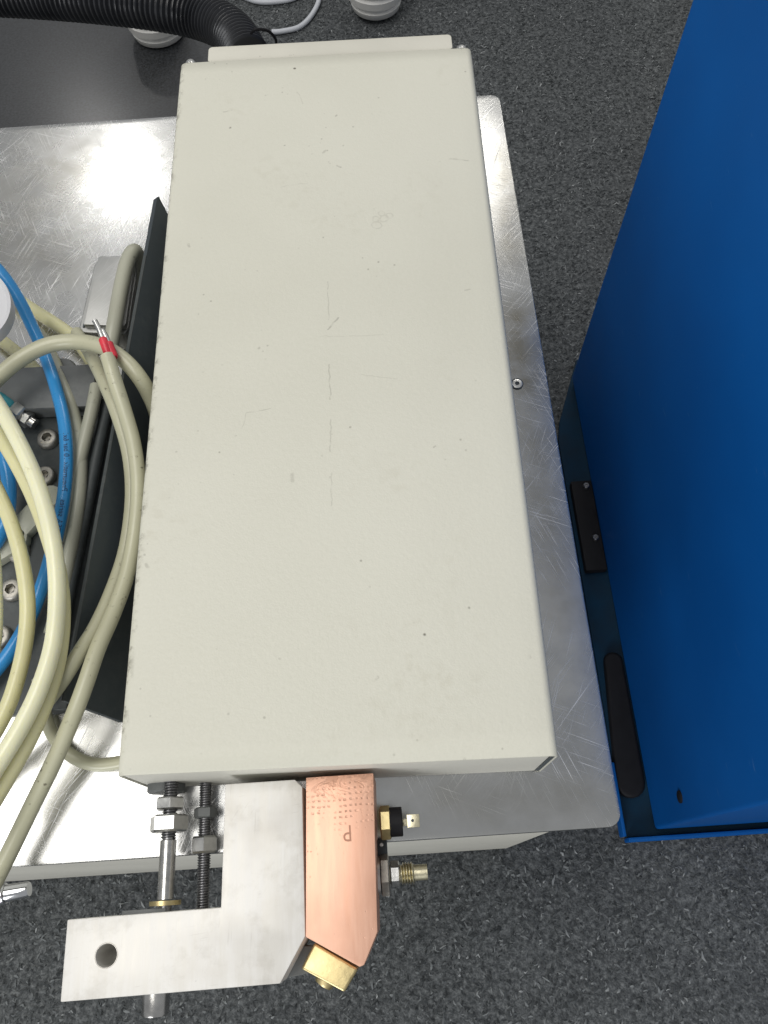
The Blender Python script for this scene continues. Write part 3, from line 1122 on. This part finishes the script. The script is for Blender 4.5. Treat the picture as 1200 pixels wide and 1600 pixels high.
# white rounded lamp head entering at the left
wl = at(-68, 472, .07)
rl = .0272
bm = lathe(wl + Vector((0, 0, -.012)), (.22, -.15, 1), [(0, rl * .90), (.003, rl), (.010, rl), (.013, rl * .985), (.013, rl * .93), (.011, rl * .90), (.010, 0)], 48)
tag(bm_obj('white_cap', bm, MAT['greycap']), 'white round plastic cap at the left edge above the blue tube', 'cap')

# chrome nozzle at the left edge in front of the stand
n0, n1 = at(-20, 1402, -.03), at(46, 1389, -.03)
ax_ = (n1 - n0).normalized()
ln_ = (n1 - n0).length
noz = tag(empty('chrome_nozzle', n0), 'polished chrome nozzle entering at the left below the plate edge', 'nozzle')
r_ = mm(20, 1392, -.03, 13)
P(bm_obj('tip', lathe(n0 + ax_ * ln_ * .46, ax_, [(0, r_), (ln_ * .5, r_ * .88), (ln_ * .54, r_ * .80), (ln_ * .54, r_ * .5)], 28), MAT['chrome']), noz)
P(bm_obj('collar', lathe(n0 - ax_ * .02, ax_, [(0, r_ * 1.25), (.02 + ln_ * .43, r_ * 1.25), (.02 + ln_ * .455, r_ * 1.1)], 28), MAT['chrome']), noz)


# ------------------------------------------------------------------ hoses and cables over the fixture
def hose_thing(name, pts, w, mat, label, cat, zref=None):
    path_ = spline(pix_path(pts), 12)
    m_ = pts[len(pts) // 2]
    r_ = mm(m_[0], m_[1], m_[2], w) / 2
    o = bm_obj(name, tube(path_, r_, 18), mat)
    tag(o, label, cat, 'hoses and cables looped over the fixture')
    return o, path_, r_


# blue pneumatic tube with print
bl, blp, blr = hose_thing('pneumatic_tube', [(-30, 395, .058), (0, 425, .052), (26, 462, .044), (50, 510, .036), (72, 560, .031), (90, 615, .031), (101, 665, .032), (104, 715, .032), (101, 765, .031), (93, 815, .029), (80, 868, .026), (66, 915, .024), (45, 968, .022), (15, 1020, .02), (-30, 1075, .02)], 20.5, MAT['tube_blue'],
                          'bright blue printed pneumatic tube bending down from the white cap', 'tube')


def wrap_text(txt, size, path_, r_, s0, parent, mat, name='printed_text'):
    """lettering laid round the upper side of a tube, reading along it"""
    me = text_mesh(txt, size)
    bm = bmesh.new()
    bm.from_mesh(me)
    bmesh.ops.triangulate(bm, faces=bm.faces)
    cum = [0]
    for a_, b_ in zip(path_, path_[1:]):
        cum.append(cum[-1] + (b_ - a_).length)
    for v_ in bm.verts:
        s_ = s0 - v_.co.x
        k_ = max(i for i in range(len(cum) - 1) if cum[i] <= max(0, s_))
        f_ = (s_ - cum[k_]) / max(1e-9, cum[k_ + 1] - cum[k_])
        c_ = path_[k_].lerp(path_[k_ + 1], f_)
        t_ = (path_[k_ + 1] - path_[k_]).normalized()
        upv = (Vector((0, 0, CAMZ)) - c_).normalized()
        upv = (upv - t_ * upv.dot(t_)).normalized()
        sd = upv.cross(t_)
        an = (v_.co.y - size * .33) / r_
        v_.co = c_ + (upv * math.cos(an) + sd * math.sin(an)) * (r_ + .00012)
    o = bm_obj(name, bm, mat, None, False)
    o.parent = parent
    return o


cumb = 0
s_at = 0
for a_, b_ in zip(blp, blp[1:]):
    cumb += (b_ - a_).length
    if b_.y < at(96, 826, .03).y and s_at == 0:
        s_at = cumb
wrap_text('TSA series    Pneumatik 10 bar 6x1', .0042, blp, blr, s_at, bl, MAT['ink'])

hose_thing('pneumatic_tube', [(-30, 610, .022), (-10, 655, .026), (6, 710, .028), (14, 760, .026), (10, 810, .024), (-8, 850, .022), (-40, 880, .02)], 22, MAT['tube_blue'],
           'short bend of blue tube at the left edge under the cream hoses', 'tube')
hose_thing('cream_hose', [(-40, 585, 0.064), (-5, 630, 0.064), (28, 688, 0.064), (56, 750, 0.063), (76, 815, 0.062), (87, 880, 0.061), (89, 945, 0.060), (82, 1010, 0.059), (62, 1075, 0.058), (33, 1135, 0.057), (-10, 1205, 0.056), (-60, 1280, 0.056)], 27, MAT['tube_cream'],
           'palest and topmost thick cream hose sweeping down the left side', 'hose')
hose_thing('cream_hose', [(-40, 620, 0.053), (-8, 668, 0.053), (25, 722, 0.053), (54, 780, 0.052), (78, 845, 0.051), (93, 905, 0.050), (97, 965, 0.050), (90, 1030, 0.050), (73, 1090, 0.049), (47, 1150, 0.048), (5, 1225, 0.047), (-40, 1300, 0.047)], 26, MAT['tube_cream2'],
           'yellowish hose running tucked under the palest cream hose', 'hose')
hose_thing('cream_hose', [(-40, 700, 0.048), (-5, 765, 0.048), (20, 825, 0.048), (36, 885, 0.047), (43, 945, 0.046), (39, 1005, 0.045), (24, 1070, 0.044), (2, 1125, 0.043), (-40, 1195, 0.042)], 24, MAT['tube_cream2'],
           'yellowed hose left of the thick cream hoses passing two screws', 'hose')
hose_thing('cream_hose', [(-30, 800, .046), (-12, 860, .046), (-7, 930, .046), (-9, 1000, .045), (-25, 1070, .044)], 22, MAT['tube_cream'],
           'sliver of cream hose at the very left edge', 'hose')
hose_thing('grey_cable', [(-50, 640, .046), (-15, 602, .047), (25, 566, .048), (70, 541, .049), (115, 534, .049), (158, 541, .050), (193, 562, .049), (218, 590, .045), (236, 622, .034), (250, 660, .020)], 25, MAT['tube_grey'],
           'grimy beige cable arching across the blue tube to the housing', 'cable')
c7, p7, r7 = hose_thing('wired_cable', [(168, 556, .058), (178, 590, .056), (194, 640, .050), (208, 690, .046), (215, 740, .042), (215, 790, .039), (208, 850, .036), (196, 905, .036), (176, 960, .038), (152, 1015, .043), (133, 1070, .045), (112, 1125, .042), (84, 1190, .034), (52, 1255, .026), (18, 1325, .022), (-25, 1410, .022)], 25, MAT['tube_grey'],
                        'grimy cable with two bare wires in red sleeves at its end', 'cable')
hose_thing('grey_cable', [(120, 520, .020), (140, 552, .032), (163, 598, .042), (184, 650, .042), (200, 705, .036), (206, 760, .032), (203, 815, .029), (193, 870, .028), (174, 925, .031), (150, 978, .037), (124, 1020, .042), (98, 1062, .042), (66, 1105, .034), (20, 1165, .022), (-40, 1230, .018)], 22, MAT['tube_grey'],
           'second grimy cable lying against the red sleeved cable on its left', 'cable')
hose_thing('grey_cable', [(168, 600, .016), (172, 548, .024), (180, 500, .028), (189, 450, .028), (198, 412, .028), (207, 394, .027), (214, 396, .022), (214, 420, .014), (208, 460, .009), (200, 500, .008)], 23, MAT['tube_grey2'],
           'grey green cable bent into a hairpin beside the cast box', 'cable')
hose_thing('grey_cable', [(151, 603, .026), (146, 630, .026), (138, 665, .025), (128, 705, .024), (118, 750, .023), (108, 800, .022), (98, 850, .02)], 21, MAT['tube_grey2'],
           'cut end of a grey cable rising beside the black side plate', 'cable')
hose_thing('grey_cable', [(60, 520, .018), (82, 560, .020), (102, 610, .022), (118, 660, .023), (125, 710, .023), (124, 765, .023), (117, 820, .022), (107, 875, .021), (96, 930, .020), (80, 990, .02)], 22, MAT['tube_grey2'],
           'grey cable following the right side of the blue tube', 'cable')
hose_thing('cream_hose', [(10, 455, .010), (45, 480, .010), (80, 502, .011), (112, 525, .013), (135, 552, .016), (152, 585, .018)], 21, MAT['tube_cream2'],
           'cream hose on the bare plate passing behind the blue tube', 'hose')
hose_thing('cream_hose', [(-30, 505, .008), (0, 530, .009), (25, 550, .011), (48, 570, .014), (68, 598, .017), (82, 640, .018)], 20, MAT['tube_cream2'],
           'short cream hose crossing the plate under the arched grey cable', 'hose')
hose_thing('cream_hose', [(60, 1060, .012), (70, 1115, .009), (84, 1150, .008), (108, 1178, .008), (140, 1193, .008), (172, 1194, .008), (215, 1185, .010)], 21, MAT['tube_grey'],
           'cable hooking round the lower left corner of the beige housing', 'cable')

# wires and red sleeves at the cable end
for a_, b_, c_ in (((169, 552, .0585), (160, 528, .060), (148, 501, .062)), ((177, 556, .0575), (169, 535, .0585), (160, 516, .0600))):
    A_, B_, C_ = at(*a_), at(*b_), at(*c_)
    d_ = (B_ - A_)
    o = bm_obj('red_sleeve', lathe(A_ - d_ * .15, d_, [(0, .0021), (.001, .0026), (d_.length * 1.05, .0025), (d_.length * 1.12, .0019)], 18), MAT['red'])
    o.parent = c7
    o = bm_obj('bare_wire', tube([B_, B_.lerp(C_, .5) + Vector((.0003, 0, 0)), C_], .0016, 12), MAT['zinc'])
    o.parent = c7

for o in list(S.objects):
    if o.type == 'MESH' and o.data.users == 0:
        bpy.data.objects.remove(o)
